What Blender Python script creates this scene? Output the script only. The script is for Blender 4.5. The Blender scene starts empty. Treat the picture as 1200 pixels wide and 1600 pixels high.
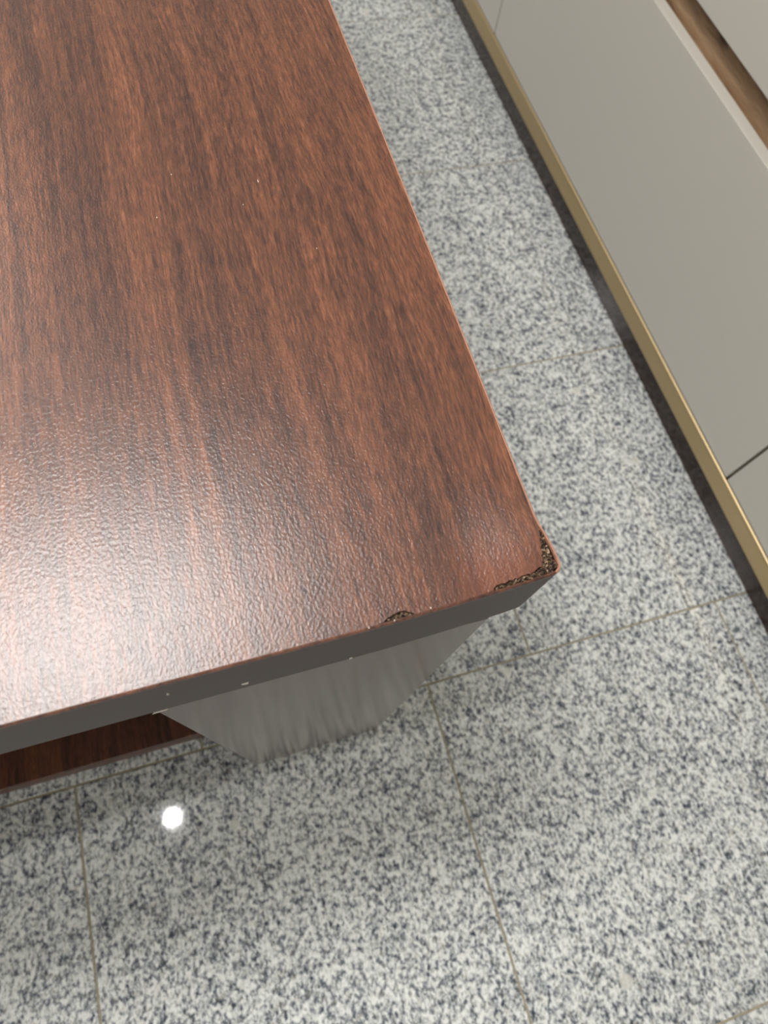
import bpy, bmesh, math, random
from mathutils import Vector, Matrix
from mathutils.geometry import delaunay_2d_cdt
random.seed(7)
S = bpy.context.scene
COL = S.collection

# ------------------------------------------------------------------ camera
cd = bpy.data.cameras.new('camera'); cam = bpy.data.objects.new('camera', cd); COL.objects.link(cam)
cd.sensor_width = 36.0
cd.lens = 36.0 * 1026.76 / 1600.0
cd.clip_start = 0.01
cam.location = (-0.13529, -0.05714, 1.03624)
cam.rotation_euler = (0.404172, -0.101483, -0.283794)
cd.dof.use_dof = True
cd.dof.focus_distance = 0.40
cd.dof.aperture_fstop = 9.0
S.camera = cam

# ------------------------------------------------------------------ world, lamps, exposure
W = bpy.data.worlds.new('world'); S.world = W; W.use_nodes = True
W.node_tree.nodes['Background'].inputs[0].default_value = (1, 1, 1, 1)
W.node_tree.nodes['Background'].inputs[1].default_value = 0.0
S.view_settings.view_transform = 'Standard'
S.view_settings.look = 'None'
S.view_settings.gamma = 1.0
S.view_settings.use_curve_mapping = False
S.view_settings.exposure = -0.27
CEIL = 2.80
# round ceiling downlights: (x, y, watts); fixtures are built further down
LAMPS = [(-0.846, 0.030, 14.0), (-0.85, -1.90, 6.0), (0.25, -2.05, 9.0), (-2.0, -1.90, 5.0)]  # first one mirrors in the floor; the others are added unseen fill
# rectangular ceiling panels: (x, y, watts)
PANELS = [(-0.84, 0.64, 64.0), (-1.75, 2.7, 24.0)]  # second panel is unseen, added to brighten the far part
PANEL_W, PANEL_D = 1.20, 0.50
LAMP_D = 0.056
LAMP_COL = (1.0, 0.983, 0.965)

# ------------------------------------------------------------------ node helpers
def mat(name):
    m = bpy.data.materials.new(name); m.use_nodes = True
    nt = m.node_tree; b = nt.nodes['Principled BSDF']
    return m, nt, b
def nd(nt, typ, **kw):
    n = nt.nodes.new(typ)
    for k, v in kw.items(): setattr(n, k, v)
    return n
def setin(nt, n, i, v):
    if hasattr(v, 'is_output'): nt.links.new(v, n.inputs[i])
    else: n.inputs[i].default_value = v
def mth(nt, op, a, b=None, c=None, clamp=False):
    n = nd(nt, 'ShaderNodeMath', operation=op, use_clamp=clamp)
    setin(nt, n, 0, a)
    if b is not None: setin(nt, n, 1, b)
    if c is not None: setin(nt, n, 2, c)
    return n.outputs[0]
def vmul(nt, v, s):
    n = nd(nt, 'ShaderNodeVectorMath', operation='MULTIPLY'); setin(nt, n, 0, v); setin(nt, n, 1, s); return n.outputs[0]
def vadd(nt, v, s):
    n = nd(nt, 'ShaderNodeVectorMath', operation='ADD'); setin(nt, n, 0, v); setin(nt, n, 1, s); return n.outputs[0]
def noise(nt, v, scale, detail=2.0, rough=0.5, dist=0.0, color=False):
    n = nd(nt, 'ShaderNodeTexNoise')
    setin(nt, n, 'Vector', v); n.inputs['Scale'].default_value = scale
    n.inputs['Detail'].default_value = detail; n.inputs['Roughness'].default_value = rough; n.inputs['Distortion'].default_value = dist
    return n.outputs['Color' if color else 'Fac']
def ramp(nt, f, stops, interp='LINEAR'):
    n = nd(nt, 'ShaderNodeValToRGB'); n.color_ramp.interpolation = interp
    e = n.color_ramp.elements
    while len(e) < len(stops): e.new(0.5)
    for i, (p, c) in enumerate(stops):
        e[i].position = p
        e[i].color = tuple(c) + (1,) if isinstance(c, (tuple, list)) else (c, c, c, 1)
    setin(nt, n, 0, f)
    return n.outputs[0]
def mix(nt, f, a, b, mode='MIX'):
    n = nd(nt, 'ShaderNodeMix', data_type='RGBA', blend_type=mode)
    setin(nt, n, 0, f)
    for i, v in ((6, a), (7, b)):
        if isinstance(v, (tuple, list)): n.inputs[i].default_value = tuple(v)[:3] + (1,)
        else: nt.links.new(v, n.inputs[i])
    return n.outputs[2]
def bump(nt, h, strength, dist, normal=None):
    n = nd(nt, 'ShaderNodeBump'); n.inputs['Strength'].default_value = strength; n.inputs['Distance'].default_value = dist
    setin(nt, n, 'Height', h)
    if normal is not None: nt.links.new(normal, n.inputs['Normal'])
    return n.outputs[0]
def objco(nt): return nd(nt, 'ShaderNodeTexCoord').outputs['Object']
def srgb(r, g, b):
    f = lambda c: (c / 255 / 12.92) if c / 255 <= 0.04045 else ((c / 255 + 0.055) / 1.055) ** 2.4
    return (f(r), f(g), f(b))

# ------------------------------------------------------------------ materials
def mahogany(name, axis='y', worn=False, rough=0.36, spec=0.5, bumps=1.0):
    """red-brown wood-print laminate, grain along the given object axis"""
    m, nt, b = mat(name)
    co = objco(nt)
    if axis == 'z':                                   # turn the grain upright
        mp = nd(nt, 'ShaderNodeMapping'); mp.inputs['Rotation'].default_value = (math.pi / 2, 0, 0)
        nt.links.new(co, mp.inputs[0]); co = mp.outputs[0]
    base = co
    warp = noise(nt, vmul(nt, co, (7, 2.2, 7)), 1.0, 2, 0.5, color=True)
    warp = vmul(nt, vadd(nt, warp, (-0.5, -0.5, -0.5)), (0.045, 0.0, 0.0))
    wc = vadd(nt, co, warp)
    broad = noise(nt, vmul(nt, wc, (30, 1.4, 30)), 1.0, 4, 0.6)
    mid = noise(nt, vmul(nt, wc, (150, 6, 150)), 1.0, 3, 0.6)
    line = noise(nt, vmul(nt, wc, (230, 2.6, 230)), 1.0, 2, 0.5)
    fib = noise(nt, vmul(nt, wc, (1250, 130, 1250)), 1.0, 2, 0.65)
    fib2 = noise(nt, vmul(nt, wc, (520, 34, 520)), 1.0, 2, 0.6)
    v = mth(nt, 'MULTIPLY_ADD', broad, 0.32, mth(nt, 'MULTIPLY', mid, 0.20))
    v = mth(nt, 'MULTIPLY_ADD', fib, 0.42, v)
    v = mth(nt, 'MULTIPLY_ADD', line, 0.17, v)
    v = mth(nt, 'MULTIPLY_ADD', fib2, 0.24, v)       # mean about .675
    col = ramp(nt, v, [(0.49, srgb(40, 26, 24)), (0.59, srgb(64, 40, 33)), (0.675, srgb(88, 55, 41)), (0.75, srgb(110, 68, 48)), (0.85, srgb(136, 89, 65))])
    pores = ramp(nt, noise(nt, vmul(nt, wc, (1100, 75, 1100)), 1.0, 1, 0.5), [(0.30, 1.0), (0.40, 0.0)])
    col = mix(nt, mth(nt, 'MULTIPLY', pores, 0.6), col, srgb(48, 31, 31))
    h = noise(nt, vmul(nt, base, (820, 560, 820)), 1.0, 2, 0.5, 0.4)
    nrm = bump(nt, h, bumps, 0.00022)
    if worn:                                          # rubbed, swollen patch by the chipped corner
        ctr = nd(nt, 'ShaderNodeVectorMath', operation='DISTANCE'); setin(nt, ctr, 0, vadd(nt, co, warp)); ctr.inputs[1].default_value = (-0.030, 0.010, 0.75)
        nz = noise(nt, vmul(nt, co, (160, 70, 1)), 1.0, 3, 0.6)
        wear = ramp(nt, mth(nt, 'MULTIPLY_ADD', nz, 0.02, mth(nt, 'MULTIPLY', ctr.outputs['Value'], 1.0)), [(0.014, 1.0), (0.036, 0.0)])
        col = mix(nt, mth(nt, 'MULTIPLY', wear, 0.45), col, srgb(122, 66, 42))
        c2 = nd(nt, 'ShaderNodeVectorMath', operation='DISTANCE'); setin(nt, c2, 0, co); c2.inputs[1].default_value = (0.004, 0.026, 0.75)
        sw = ramp(nt, c2.outputs['Value'], [(0.0, 1.0), (0.052, 0.0)], 'EASE')
        nrm = bump(nt, sw, 1.0, 0.0040, nrm)
    nt.links.new(col, b.inputs['Base Color']); nt.links.new(nrm, b.inputs['Normal'])
    b.inputs['Roughness'].default_value = rough; b.inputs['Specular IOR Level'].default_value = spec
    return m

def granite():
    m, nt, b = mat('grey_granite')
    oi = nd(nt, 'ShaderNodeObjectInfo')
    off = nd(nt, 'ShaderNodeCombineXYZ')
    for i, k in enumerate((37.0, 91.0, 53.0)): setin(nt, off, i, mth(nt, 'MULTIPLY', oi.outputs['Random'], k))
    co = vadd(nt, objco(nt), off.outputs[0])
    st = vmul(nt, co, (1.0, 0.72, 1.0))
    g1 = noise(nt, st, 140, 3, 0.6, 0.3)
    g2 = noise(nt, vadd(nt, st, (5, 3, 1)), 250, 2, 0.55, 0.2)
    g3 = noise(nt, vadd(nt, st, (9, 2, 4)), 48, 3, 0.5)
    v = mth(nt, 'MULTIPLY_ADD', g2, 0.55, mth(nt, 'MULTIPLY', g1, 0.75))
    v = mth(nt, 'MULTIPLY_ADD', g3, 0.22, v)
    v = mth(nt, 'SUBTRACT', v, 0.05)                  # mean .71
    col = ramp(nt, v, [(0.50, srgb(54, 59, 70)), (0.60, srgb(104, 109, 117)), (0.68, srgb(160, 164, 165)), (0.75, srgb(200, 203, 201)), (0.85, srgb(224, 226, 222))])
    vo = nd(nt, 'ShaderNodeTexVoronoi', feature='F1'); setin(nt, vo, 'Vector', vmul(nt, co, (1, 1, 0.0))); vo.inputs['Scale'].default_value = 10.0
    blob = ramp(nt, mth(nt, 'MULTIPLY_ADD', g2, 0.05, vo.outputs['Distance']), [(0.105, 1.0), (0.125, 0.0)])
    keep = nd(nt, 'ShaderNodeSeparateColor'); nt.links.new(vo.outputs['Color'], keep.inputs[0])
    blob = mth(nt, 'MULTIPLY', blob, mth(nt, 'GREATER_THAN', keep.outputs[0], 0.35))
    col = mix(nt, mth(nt, 'MULTIPLY', blob, 0.8), col, srgb(206, 205, 197))
    tint = noise(nt, co, 120, 2, 0.5)
    col = mix(nt, ramp(nt, tint, [(0.55, 0.0), (0.75, 0.35)]), col, srgb(176, 168, 148))
    nt.links.new(col, b.inputs['Base Color'])
    b.inputs['Roughness'].default_value = 0.035; b.inputs['Specular IOR Level'].default_value = 0.5
    return m

def plain(name, c, rough=0.5, metal=0.0, nscale=None, namt=0.08, bmp=0.0, spec=0.5):
    m, nt, b = mat(name)
    if nscale:
        n = noise(nt, objco(nt), nscale, 3, 0.55)
        lo = tuple(x * (1 - namt) for x in c); hi = tuple(min(1, x * (1 + namt)) for x in c)
        nt.links.new(ramp(nt, n, [(0.3, lo), (0.7, hi)]), b.inputs['Base Color'])
        if bmp: nt.links.new(bump(nt, n, bmp, 0.0002), b.inputs['Normal'])
    else: b.inputs['Base Color'].default_value = tuple(c) + (1,)
    b.inputs['Roughness'].default_value = rough; b.inputs['Metallic'].default_value = metal; b.inputs['Specular IOR Level'].default_value = spec
    return m

def chipboard():
    m, nt, b = mat('exposed_chipboard')
    co = objco(nt)
    n = noise(nt, vmul(nt, co, (620, 520, 620)), 1.0, 3, 0.75, 0.8)
    col = ramp(nt, n, [(0.38, srgb(14, 9, 8)), (0.48, srgb(50, 33, 26)), (0.57, srgb(124, 98, 76)), (0.68, srgb(206, 182, 150))])
    nt.links.new(col, b.inputs['Base Color']); b.inputs['Roughness'].default_value = 0.9
    nt.links.new(bump(nt, n, 1.0, 0.0006), b.inputs['Normal'])
    return m

def walnut():
    m, nt, b = mat('walnut_rail')
    co = objco(nt)
    wc = vadd(nt, co, vmul(nt, vadd(nt, noise(nt, vmul(nt, co, (30, 9, 30)), 1.0, 2, color=True), (-.5, -.5, -.5)), (0.0, 0.0, 0.02)))
    v = noise(nt, vmul(nt, wc, (60, 5, 60)), 1.0, 4, 0.6)
    f = noise(nt, vmul(nt, wc, (500, 30, 500)), 1.0, 2, 0.5)
    v = mth(nt, 'MULTIPLY_ADD', f, 0.3, mth(nt, 'MULTIPLY', v, 0.7))
    col = ramp(nt, v, [(0.34, srgb(118, 92, 68)), (0.5, srgb(160, 129, 98)), (0.66, srgb(182, 152, 120))])
    d = nd(nt, 'ShaderNodeVectorMath', operation='DISTANCE'); setin(nt, d, 0, vmul(nt, wc, (0, 1, 2.2))); d.inputs[1].default_value = (0, 0.735, 0.497 * 2.2)
    col = mix(nt, ramp(nt, d.outputs['Value'], [(0.004, 0.85), (0.026, 0.0)], 'EASE'), col, srgb(44, 28, 18))
    nt.links.new(col, b.inputs['Base Color']); b.inputs['Roughness'].default_value = 0.45
    return m

M = {}
M['top'] = mahogany('mahogany_laminate_top', 'y', True, 0.31, 0.66, 0.9)
M['wood_y'] = mahogany('mahogany_laminate', 'y', False, 0.36)
M['wood_z'] = mahogany('mahogany_laminate_upright', 'z', False, 0.30, bumps=0.35)
M['band'] = mahogany('mahogany_edge_band', 'z', False, 0.34, bumps=0.35)
M['taupe'] = plain('dark_taupe_edge_laminate', srgb(70, 60, 54), 0.48, nscale=500, namt=0.06, spec=0.25)
M['taupe_gloss'] = plain('dark_taupe_panel_laminate', srgb(92, 74, 67), 0.17, nscale=500, namt=0.06, spec=0.6)
M['rim_lit'] = plain('pale_lit_rim', srgb(172, 124, 102), 0.5, nscale=500, namt=0.15)  # light caught along the right edge, put into the rim colour
M['granite'] = granite()
M['grout'] = plain('beige_grout', srgb(150, 143, 124), 0.9, nscale=300, namt=0.25, bmp=0.4)
M['chip'] = chipboard()
M['fleck'] = plain('pale_fleck', srgb(205, 196, 186), 0.6, nscale=2000)
M['greige'] = plain('matte_greige_lacquer', srgb(188, 184, 174), 0.55, nscale=900, namt=0.02, spec=0.35)
M['carcass'] = plain('greige_carcass_board', srgb(150, 145, 134), 0.6, nscale=400, namt=0.04)
M['walnut'] = walnut()
M['brass'] = plain('brushed_brass', srgb(188, 167, 128), 0.50, 0.85, nscale=700, namt=0.08)
M['plinth'] = plain('dark_brown_gloss_plinth', srgb(56, 42, 35), 0.16, nscale=260, namt=0.4)
M['paint'] = plain('white_wall_paint', srgb(226, 224, 218), 0.85, nscale=300, namt=0.02, bmp=0.1)
M['ceil'] = plain('white_ceiling_paint', srgb(236, 235, 231), 0.9, nscale=300, namt=0.02)
M['white_metal'] = plain('white_enamel', srgb(232, 232, 230), 0.4, nscale=300, namt=0.02)
m, nt, b = mat('lamp_glow'); b.inputs['Base Color'].default_value = (0.9, 0.9, 0.88, 1); b.inputs['Roughness'].default_value = 0.4
b.inputs['Emission Color'].default_value = LAMP_COL + (1,); b.inputs['Emission Strength'].default_value = 6.0
M['glow'] = m

# ------------------------------------------------------------------ mesh helpers
def obj(name, bm, material, parent=None, smooth=False):
    me = bpy.data.meshes.new(name)
    bmesh.ops.recalc_face_normals(bm, faces=bm.faces)
    bm.to_mesh(me); bm.free()
    if smooth:
        for p in me.polygons: p.use_smooth = True
    me.materials.append(material)
    o = bpy.data.objects.new(name, me); COL.objects.link(o)
    if parent: o.parent = parent
    return o
def box(x0, x1, y0, y1, z0, z1, bevel=0.0, seg=2, bm=None):
    nb = bmesh.new()
    bmesh.ops.create_cube(nb, size=1.0)
    bmesh.ops.scale(nb, vec=(x1 - x0, y1 - y0, z1 - z0), verts=nb.verts)
    bmesh.ops.translate(nb, vec=((x0 + x1) / 2, (y0 + y1) / 2, (z0 + z1) / 2), verts=nb.verts)
    if bevel: bmesh.ops.bevel(nb, geom=nb.edges[:], offset=bevel, segments=seg, profile=0.5, affect='EDGES')
    if bm is None: return nb
    me = bpy.data.meshes.new('tmp'); nb.to_mesh(me); nb.free(); bm.from_mesh(me); bpy.data.meshes.remove(me)
    return bm
def empty(name, loc=(0, 0, 0), rz=0.0):
    o = bpy.data.objects.new(name, None); COL.objects.link(o); o.location = loc; o.rotation_euler = (0, 0, rz); o.empty_display_size = 0.1
    return o
def tag(o, label=None, cat=None, group=None, kind=None):
    for k, v in (('label', label), ('category', cat), ('group', group), ('kind', kind)):
        if v: o[k] = v
    return o
def extrude_poly(pts, z0, z1):
    n = len(pts)
    vs, es, fs, *_ = delaunay_2d_cdt([Vector((x * 1000, y * 1000)) for x, y in pts], [(i, (i + 1) % n) for i in range(n)], [], 1, 1e-6)
    bm = bmesh.new()
    hi = [bm.verts.new((v.x / 1000, v.y / 1000, z1)) for v in vs]
    for f in fs: bm.faces.new([hi[i] for i in f])
    ext = bmesh.ops.extrude_face_region(bm, geom=bm.faces[:], use_keep_orig=True)
    for v in ext['geom']:
        if isinstance(v, bmesh.types.BMVert): v.co.z = z0
    return bm
def sweep_band(path, t, z0, z1, r=0.0012):
    """edge band: outer face follows the path (interior on its left), t thick, rounded upper rim"""
    sec = [(0, z0), (0, z1 - r), (r * 0.13, z1 - r * 0.5), (r * 0.5, z1 - r * 0.13), (r, z1 + 0.0001), (t, z1 + 0.0001), (t, z0)]
    bm = bmesh.new(); rings = []
    for i, p in enumerate(path):
        a = Vector(path[max(i - 1, 0)]); c = Vector(path[min(i + 1, len(path) - 1)])
        d = (c - a).normalized(); nl = Vector((-d.y, d.x))
        rings.append([bm.verts.new((p[0] + nl.x * o, p[1] + nl.y * o, z)) for o, z in sec])
    k = len(sec)
    for a, c in zip(rings, rings[1:]):
        for j in range(k): bm.faces.new((a[j], a[(j + 1) % k], c[(j + 1) % k], c[j]))
    bm.faces.new(rings[0][::-1]); bm.faces.new(rings[-1])
    return bm

# ------------------------------------------------------------------ room shell
RX0, RX1, RY0, RY1 = -3.4, 1.262, -2.6, 3.9
fl = tag(obj('floor', box(RX0, RX1, RY0, RY1, -0.06, -0.0012), M['grout']), 'floor of speckled grey granite tiles with beige joints', kind='structure')
TA, TB, A0, B0, GAP = 0.5339, 0.5248, 0.04414, -0.44961, 0.0032
tile_src = obj('tile', box(-TB / 2 + GAP / 2, TB / 2 - GAP / 2, -TA / 2 + GAP / 2, TA / 2 - GAP / 2, -0.012, 0.0, 0.0012, 2), M['granite'], fl)
first = True
row_shift = {-1: B0, 0: 0.2525, 1: 0.268, 2: 0.275, 3: 0.6209}
for r in range(-6, 8):
    y0 = A0 + r * TA; y1 = y0 + TA
    sh = row_shift.get(r, B0 + (0.27 if r % 2 == 0 else 0.0) + 0.03 * r)
    for k in range(-9, 9):
        x0 = sh + k * TB; x1 = x0 + TB
        if x1 <= RX0 + 0.01 or x0 >= RX1 - 0.01 or y1 <= RY0 + 0.01 or y0 >= RY1 - 0.01: continue
        full = x0 >= RX0 and x1 <= RX1 and y0 >= RY0 and y1 <= RY1
        cx, cy = (x0 + x1) / 2, (y0 + y1) / 2
        if full:
            t = tile_src if first else tile_src.copy()
            if not first: COL.objects.link(t)
            first = False
            t.location = (cx, cy, 0)
        else:                                            # cut tile along the wall
            a, c, d, e = max(x0 + GAP / 2, RX0), min(x1 - GAP / 2, RX1), max(y0 + GAP / 2, RY0), min(y1 - GAP / 2, RY1)
            t = obj('tile', box(a - cx, c - cx, d - cy, e - cy, -0.012, 0.0, 0.0012, 2), M['granite'], fl)
            t.location = (cx, cy, 0)
        t.parent = fl
tag(obj('wall_right', box(RX1, RX1 + 0.1, RY0, RY1, -0.06, CEIL), M['paint']), 'white painted wall behind the greige cabinets', kind='structure')
tag(obj('wall_left', box(RX0 - 0.1, RX0, RY0, RY1, -0.06, CEIL), M['paint']), 'white painted wall far left of the desk', kind='structure')
tag(obj('wall_back', box(RX0, RX1, RY1, RY1 + 0.1, -0.06, CEIL), M['paint']), 'white painted wall beyond the far end of the desk', kind='structure')
tag(obj('wall_front', box(RX0, RX1, RY0 - 0.1, RY0, -0.06, CEIL), M['paint']), 'white painted wall behind the viewer', kind='structure')
tag(obj('ceiling', box(RX0 - 0.1, RX1 + 0.1, RY0 - 0.1, RY1 + 0.1, CEIL, CEIL + 0.1), M['ceil']), 'white ceiling with round downlights', kind='structure')

# ------------------------------------------------------------------ desk
DX0, DY1, H, ZS = -0.90, 1.80, 0.75, 0.6899
mm = lambda pts: [(x / 1000, y / 1000) for x, y in pts]
desk = tag(empty('desk', (-0.45, 0.9, 0)), 'mahogany-look laminate desk with a chipped front corner on the granite floor', 'desk')
def dpart(name, bm, material, smooth=False, parent=None):
    o = obj(name, bm, material, None, smooth)
    if parent is None:
        o.parent = desk; o.matrix_parent_inverse = Matrix.Translation(-Vector(desk.location))
    else:
        o.parent = parent
        o.matrix_parent_inverse = Matrix.Translation(-Vector(desk.location)) if False else Matrix.Identity(4)
    return o
front_path = mm([(-900, 0), (-500, 0), (-150, 0), (-100, 0), (-80, 0.15), (-60, 0.6), (-42, 1.1), (-26, 1.6), (-15, 2.1), (-9, 2.5), (-4.5, 2.8), (-2.0, 3.2)])
right_path = mm([(-1.9, 3.23), (-0.4, 3.9), (0.6, 4.6), (1.3, 5.5), (1.8, 6.8), (2.0, 8.5), (2.0, 12), (1.8, 15.5), (1.2, 20.5), (0.4, 25), (-0.4, 29), (-0.8, 34), (-0.8, 50), (-0.6, 80), (-0.3, 130), (0, 192), (0, 500), (0, 1000), (0, 1800)])
T = 0.0013
core = dpart('core_board', box(DX0 + T, -T - 0.0012, 0.0046, DY1 - T, ZS, H - 0.0036), M['wood_y'])
# laminate sheet on top, with jagged break-outs along the corner and the front edge
def jag(pts, n=3, amp=0.0005):
    out = []
    for a, c in zip(pts, pts[1:]):
        for i in range(n):
            u = i / n; j = random.uniform(-amp, amp) if i else 0
            out.append((a[0] + (c[0] - a[0]) * u + j, a[1] + (c[1] - a[1]) * u + random.uniform(-amp, amp) * (1 if i else 0)))
    return out + [pts[-1]]
chip_c = jag(mm([(-34.5, 3.0), (-32.4, 4.9), (-29.8, 5.2), (-26.9, 5.3), (-23.2, 5.6), (-20.2, 5.8), (-16.8, 6.3), (-13.1, 6.6), (-10.3, 7.7), (-7.3, 8.6), (-6.1, 12.3), (-5.0, 15.7), (-3.9, 19.5), (-2.9, 23.4), (-2.3, 27.5), (-1.9, 30.5)]))
chip_f = jag(mm([(-91.5, 1.2), (-88.5, 1.8), (-86.9, 2.5), (-84.6, 3.4), (-82.6, 4.1), (-79.5, 4.6), (-76.9, 4.2), (-74.6, 3.0), (-73.6, 1.7)]), 2, 0.0003)
sheet = [(DX0 + T, T), (-0.15, T), (-0.1, T)] + chip_f + mm([(-60, 1.8), (-42, 2.4)]) + chip_c + mm([(-2.0, 34), (-2.0, 50), (-1.8, 80), (-1.5, 130), (-1.3, 192)]) + [(-T, 0.6), (-T, DY1 - T), (DX0 + T, DY1 - T)]
top = dpart('desktop', extrude_poly(sheet, H - 0.0036, H), M['top'])
tag(top, 'red-brown wood-grain laminate top with a pebbled sheen')
fb = dpart('edge_band', sweep_band(front_path, T, ZS, H - 0.0022, 0.0001), M['taupe'], False); tag(fb, 'dark taupe edge band along the front edge')
rb = dpart('edge_band', sweep_band(right_path, T, ZS, H - 0.0022, 0.0001), M['wood_z'], False); tag(rb, 'edge band peeling away by the chipped corner')
for band_, path_ in ((fb, front_path), (rb, right_path)):
    o_ = dpart('rim', sweep_band([(x, y) for x, y in path_], T + 0.0001, H - 0.00215, H), M['rim_lit'] if band_ is rb else M['band'], False, band_)
    tag(o_, 'thin red-brown rim')
lb = dpart('edge_band', box(DX0, DX0 + T, 0.0, DY1, ZS, H), M['band'])
bb = dpart('edge_band', box(DX0 + T, 0.0, DY1 - T, DY1, ZS, H), M['band'])
def front_y(x):
    for (a, ya), (c, yc) in zip(front_path, front_path[1:]):
        if a <= x <= c: return ya + (yc - ya) * (x - a) / (c - a)
    return 0.0046
def crumbs(x0, x1, y0, y1, nx, ny, z, amp, inside):
    """rough broken chipboard surface"""
    bm = bmesh.new(); g = {}
    for i in range(nx + 1):
        for j in range(ny + 1):
            x = x0 + (x1 - x0) * i / nx + random.uniform(-.3, .3) * (x1 - x0) / nx
            y = y0 + (y1 - y0) * j / ny + random.uniform(-.3, .3) * (y1 - y0) / ny
            if inside(x, y): g[i, j] = bm.verts.new((x, y, z + random.uniform(-amp, amp)))
    for i in range(nx):
        for j in range(ny):
            q = [g.get(k) for k in ((i, j), (i + 1, j), (i + 1, j + 1), (i, j + 1))]
            if all(q): bm.faces.new(q)
    geo = bmesh.ops.extrude_face_region(bm, geom=bm.faces[:])
    top_v = {v for v in geo['geom'] if isinstance(v, bmesh.types.BMVert)}
    for v in bm.verts:
        if v not in top_v: v.co.z = H - 0.0040
    return bm
tag(dpart('exposed_core', crumbs(-.037, .0004, .0016, .0095, 60, 14, H - 0.0014, 0.0011, lambda x, y: y > front_y(x) + 0.0007 and (x < -0.001 or y > 0.0056)), M['chip']), 'crumbled dark chipboard showing at the broken corner')
tag(dpart('exposed_core', crumbs(-.0085, -.0006, .0090, .031, 14, 40, H - 0.0014, 0.0011, lambda x, y: True), M['chip']), 'crumbled dark chipboard along the peeled side edge')
tag(dpart('exposed_core', crumbs(-.092, -.0725, .0009, .0052, 34, 9, H - 0.0013, 0.0010, lambda x, y: True), M['chip']), 'small dark break in the front edge of the top')
# end panels, floor board, far closing panel
LX0, LX1 = -0.2013, -0.0206
dpart('end_panel', box(LX0, LX1, 0.0015, 1.78, 0.0, ZS, 0.0012, 2), M['taupe_gloss'])
dpart('end_panel', box(DX0 + 0.0206, DX0 + 0.2013, 0.0015, 1.78, 0.0, ZS, 0.0012, 2), M['taupe_gloss'])
dpart('bottom_board', box(DX0 + 0.2013, LX0, 0.060, 1.76, 0.0, 0.05, 0.0015, 2), M['wood_y'])
dpart('back_panel', box(DX0 + 0.2013, LX0, 1.76, 1.78, 0.0, ZS, 0.001, 1), M['wood_z'])
# pale flecks where the laminate is nicked
def fleck(x0, x1, y0, y1, z0, z1):
    b_ = box(x0, x1, y0, y1, z0, z1, 0.0)
    for v in b_.verts: v.co += Vector([random.uniform(-.25, .25) * d for d in (x1 - x0, y1 - y0, z1 - z0)])
    dpart('nick', b_, M['fleck'])
fleck(-0.1562, -0.1530, -0.0003, 0.0003, 0.7000, 0.7025)
fleck(-0.2010, -0.1945, -0.0003, 0.0006, 0.6880, 0.6897)
fleck(-0.1868, -0.1862, -0.0003, 0.0003, 0.7270, 0.7295)
fleck(-0.1010, -0.0995, -0.0003, 0.0003, 0.6905, 0.6930)
for x, y, l in ((-0.0861, 0.2749, 0.0026), (-0.1341, 0.288, 0.0012), (-0.1473, 0.2564, 0.0012), (-0.0645, 0.2181, 0.0010), (-0.0983, 0.2578, 0.0009), (-0.0830, 0.0012, 0.0012), (-0.0655, 0.0026, 0.0011), (-0.095, 0.0010, 0.0012)):
    fleck(x - 0.0002, x + 0.0002, y - l / 3, y + l / 3, H - 0.0002, H + 0.0002)

# ------------------------------------------------------------------ cabinets along the wall
CYAW = -0.00441
XF, XP = 0.6247, 0.6637
def cpart(name, bm, material, parent, root):
    o = obj(name, bm, material); o.parent = parent; return o
def cabinet(y0, y1, label):
    c = tag(empty('drawer_cabinet', (0, 0, 0), CYAW), label, 'cabinet', 'greige drawer cabinets along the wall')
    g = 0.0024
    def add(name, bm, material, lab=None):
        o = obj(name, bm, material, c)
        if lab: tag(o, lab)
        return o
    add('body', box(XF + 0.062, 1.25, y0 + 0.0005, y1 - 0.0005, 0.09, 0.80), M['carcass'])
    add('drawer_front', box(XF, XF + 0.0195, y0 + g, y1 - g, 0.1312, 0.4672, 0.0010, 2), M['greige'])
    add('drawer_front', box(XF, XF + 0.0195, y0 + g, y1 - g, 0.5160, 0.7990, 0.0010, 2), M['greige'])
    add('grip_rail', box(XF + 0.0255, XF + 0.0615, y0 + 0.0002, y1 - 0.0002, 0.430, 0.545), M['walnut'], 'brown wood rail in the grip groove')
    add('drawer_box', box(XF + 0.0197, XF + 0.0250, y0 + 0.02, y1 - 0.02, 0.14, 0.425), M['carcass'])
    add('drawer_box', box(XF + 0.0197, XF + 0.0618, y0 + 0.02, y1 - 0.02, 0.548, 0.79), M['carcass'])
    add('top_panel', box(XF - 0.005, 1.25, y0 + 0.0003, y1 - 0.0003, 0.801, 0.825, 0.001, 2), M['greige'])
    return c
S1, S2 = 1.3546, 0.2162
cabinet(S2 - 1.138, S2, 'greige drawer cabinet nearest the viewer, at the right edge')
cabinet(S2, S1, 'wide greige drawer cabinet opposite the long side of the desk')
cabinet(S1, S1 + 1.138, 'greige drawer cabinet farthest away, at the top edge')
pl = tag(empty('cabinet_plinth', (0, 0, 0), CYAW), 'dark recessed plinth with a brass strip running under the greige cabinets', 'plinth')
py0, py1 = S2 - 1.138, S1 + 1.138
tag(obj('plinth_board', box(XP, XP + 0.018, py0, py1, 0.0, 0.0895, 0.0005, 1), M['plinth'], pl), 'dark brown glossy plinth board')
bm = bmesh.new()
sec = [(XF, 0.0900), (XF - 0.0002, 0.1212), (XF + 0.0006, 0.1248), (XF + 0.0026, 0.1264), (XF + 0.0034, 0.1264), (XF + 0.0034, 0.1100), (XF + 0.055, 0.1100), (XF + 0.055, 0.0900)]
ra = [bm.verts.new((x, py0, z)) for x, z in sec]; rb_ = [bm.verts.new((x, py1, z)) for x, z in sec]
for j in range(len(sec)):
    k = (j + 1) % len(sec); bm.faces.new((ra[j], ra[k], rb_[k], rb_[j]))
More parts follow.
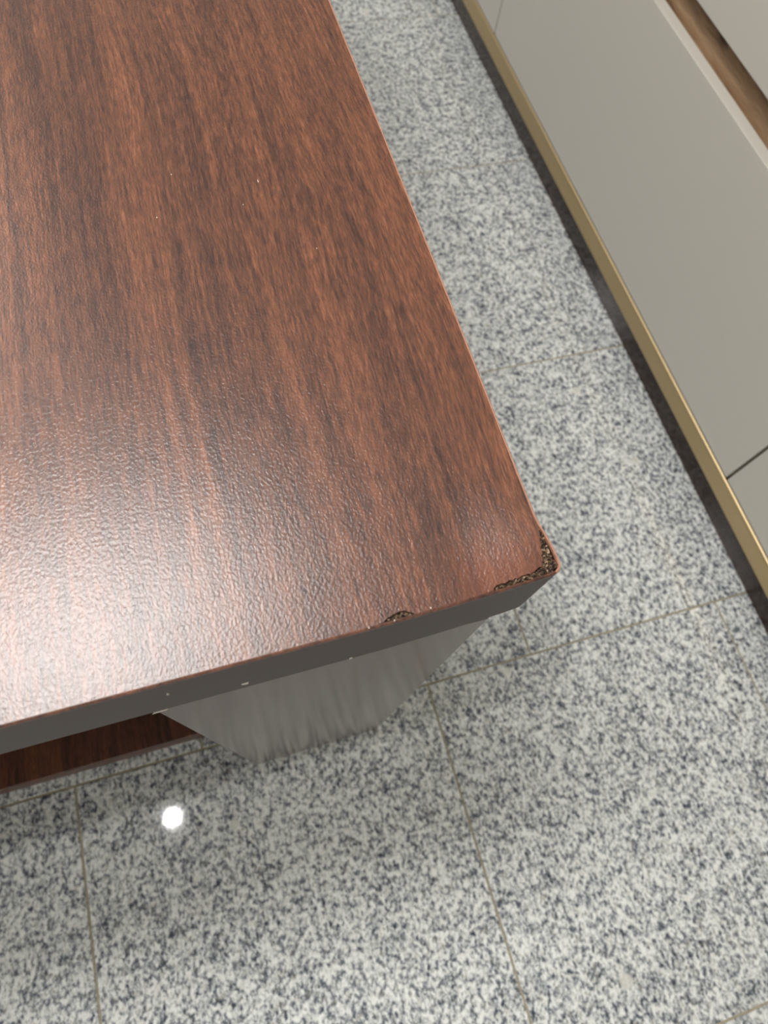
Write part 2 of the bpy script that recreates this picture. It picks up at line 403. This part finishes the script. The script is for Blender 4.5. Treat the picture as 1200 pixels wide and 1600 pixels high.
bm.faces.new(ra); bm.faces.new(rb_[::-1])
tag(obj('trim_strip', bm, M['brass'], pl), 'brushed brass strip')

# ------------------------------------------------------------------ ceiling downlights
def downlight(x, y, w, label):
    d = tag(empty('downlight', (x, y, CEIL)), label, 'ceiling light', 'round downlights in the ceiling')
    bm = bmesh.new(); n = 40; rings = []
    for r, z in ((LAMP_D / 2 + 0.022, -0.0002), (LAMP_D / 2 + 0.021, -0.004), (LAMP_D / 2 + 0.004, -0.006), (LAMP_D / 2 + 0.001, -0.0015), (LAMP_D / 2 + 0.001, -0.0002)):
        rings.append([bm.verts.new((r * math.cos(2 * math.pi * i / n), r * math.sin(2 * math.pi * i / n), z)) for i in range(n)])
    for a, c in zip(rings, rings[1:]):
        for i in range(n): bm.faces.new((a[i], a[(i + 1) % n], c[(i + 1) % n], c[i]))
    obj('trim_ring', bm, M['white_metal'], d, True)
    bm = bmesh.new(); bmesh.ops.create_cone(bm, cap_ends=True, segments=n, radius1=LAMP_D / 2, radius2=LAMP_D / 2, depth=0.0012)
    bmesh.ops.translate(bm, vec=(0, 0, -0.0010), verts=bm.verts)
    obj('diffuser', bm, M['glow'], d)
    ld = bpy.data.lights.new('downlight_beam', 'AREA'); ld.shape = 'DISK'; ld.size = LAMP_D; ld.energy = w; ld.color = LAMP_COL
    lo = bpy.data.objects.new('downlight_beam', ld); COL.objects.link(lo); lo.parent = d; lo.location = (0, 0, -0.0075)
for i, (x, y, w) in enumerate(LAMPS):
    downlight(x, y, w, ['round downlight mirrored as a bright spot in the floor', 'added fill downlight, unseen behind the viewer, in line with the desk', 'added fill downlight, unseen behind the viewer, by the cabinets', 'added fill downlight, unseen behind the viewer, by the left wall'][i])
for i, (x, y, w) in enumerate(PANELS):
    d = tag(empty('panel_light', (x, y, CEIL)), ['rectangular ceiling panel light glowing in the desk top', 'added fill panel light, unseen beyond the desk'][i], 'ceiling light', 'rectangular panel lights in the ceiling')
    hw = PANEL_W / 2; hd = PANEL_D / 2
    bm = bmesh.new()
    for a in ((-hw - .015, hw + .015, -hd - .015, -hd), (-hw - .015, hw + .015, hd, hd + .015), (-hw - .015, -hw, -hd, hd), (hw, hw + .015, -hd, hd)): box(*a, -0.009, -0.0004, 0, 1, bm)
    obj('frame', bm, M['white_metal'], d)
    obj('diffuser', box(-hw, hw, -hd, hd, -0.005, -0.0006), M['glow'], d)
    ld = bpy.data.lights.new('panel_beam', 'AREA'); ld.shape = 'RECTANGLE'; ld.size = PANEL_W; ld.size_y = PANEL_D; ld.energy = w; ld.color = LAMP_COL
    lo = bpy.data.objects.new('panel_beam', ld); COL.objects.link(lo); lo.parent = d; lo.location = (0, 0, -0.0095)
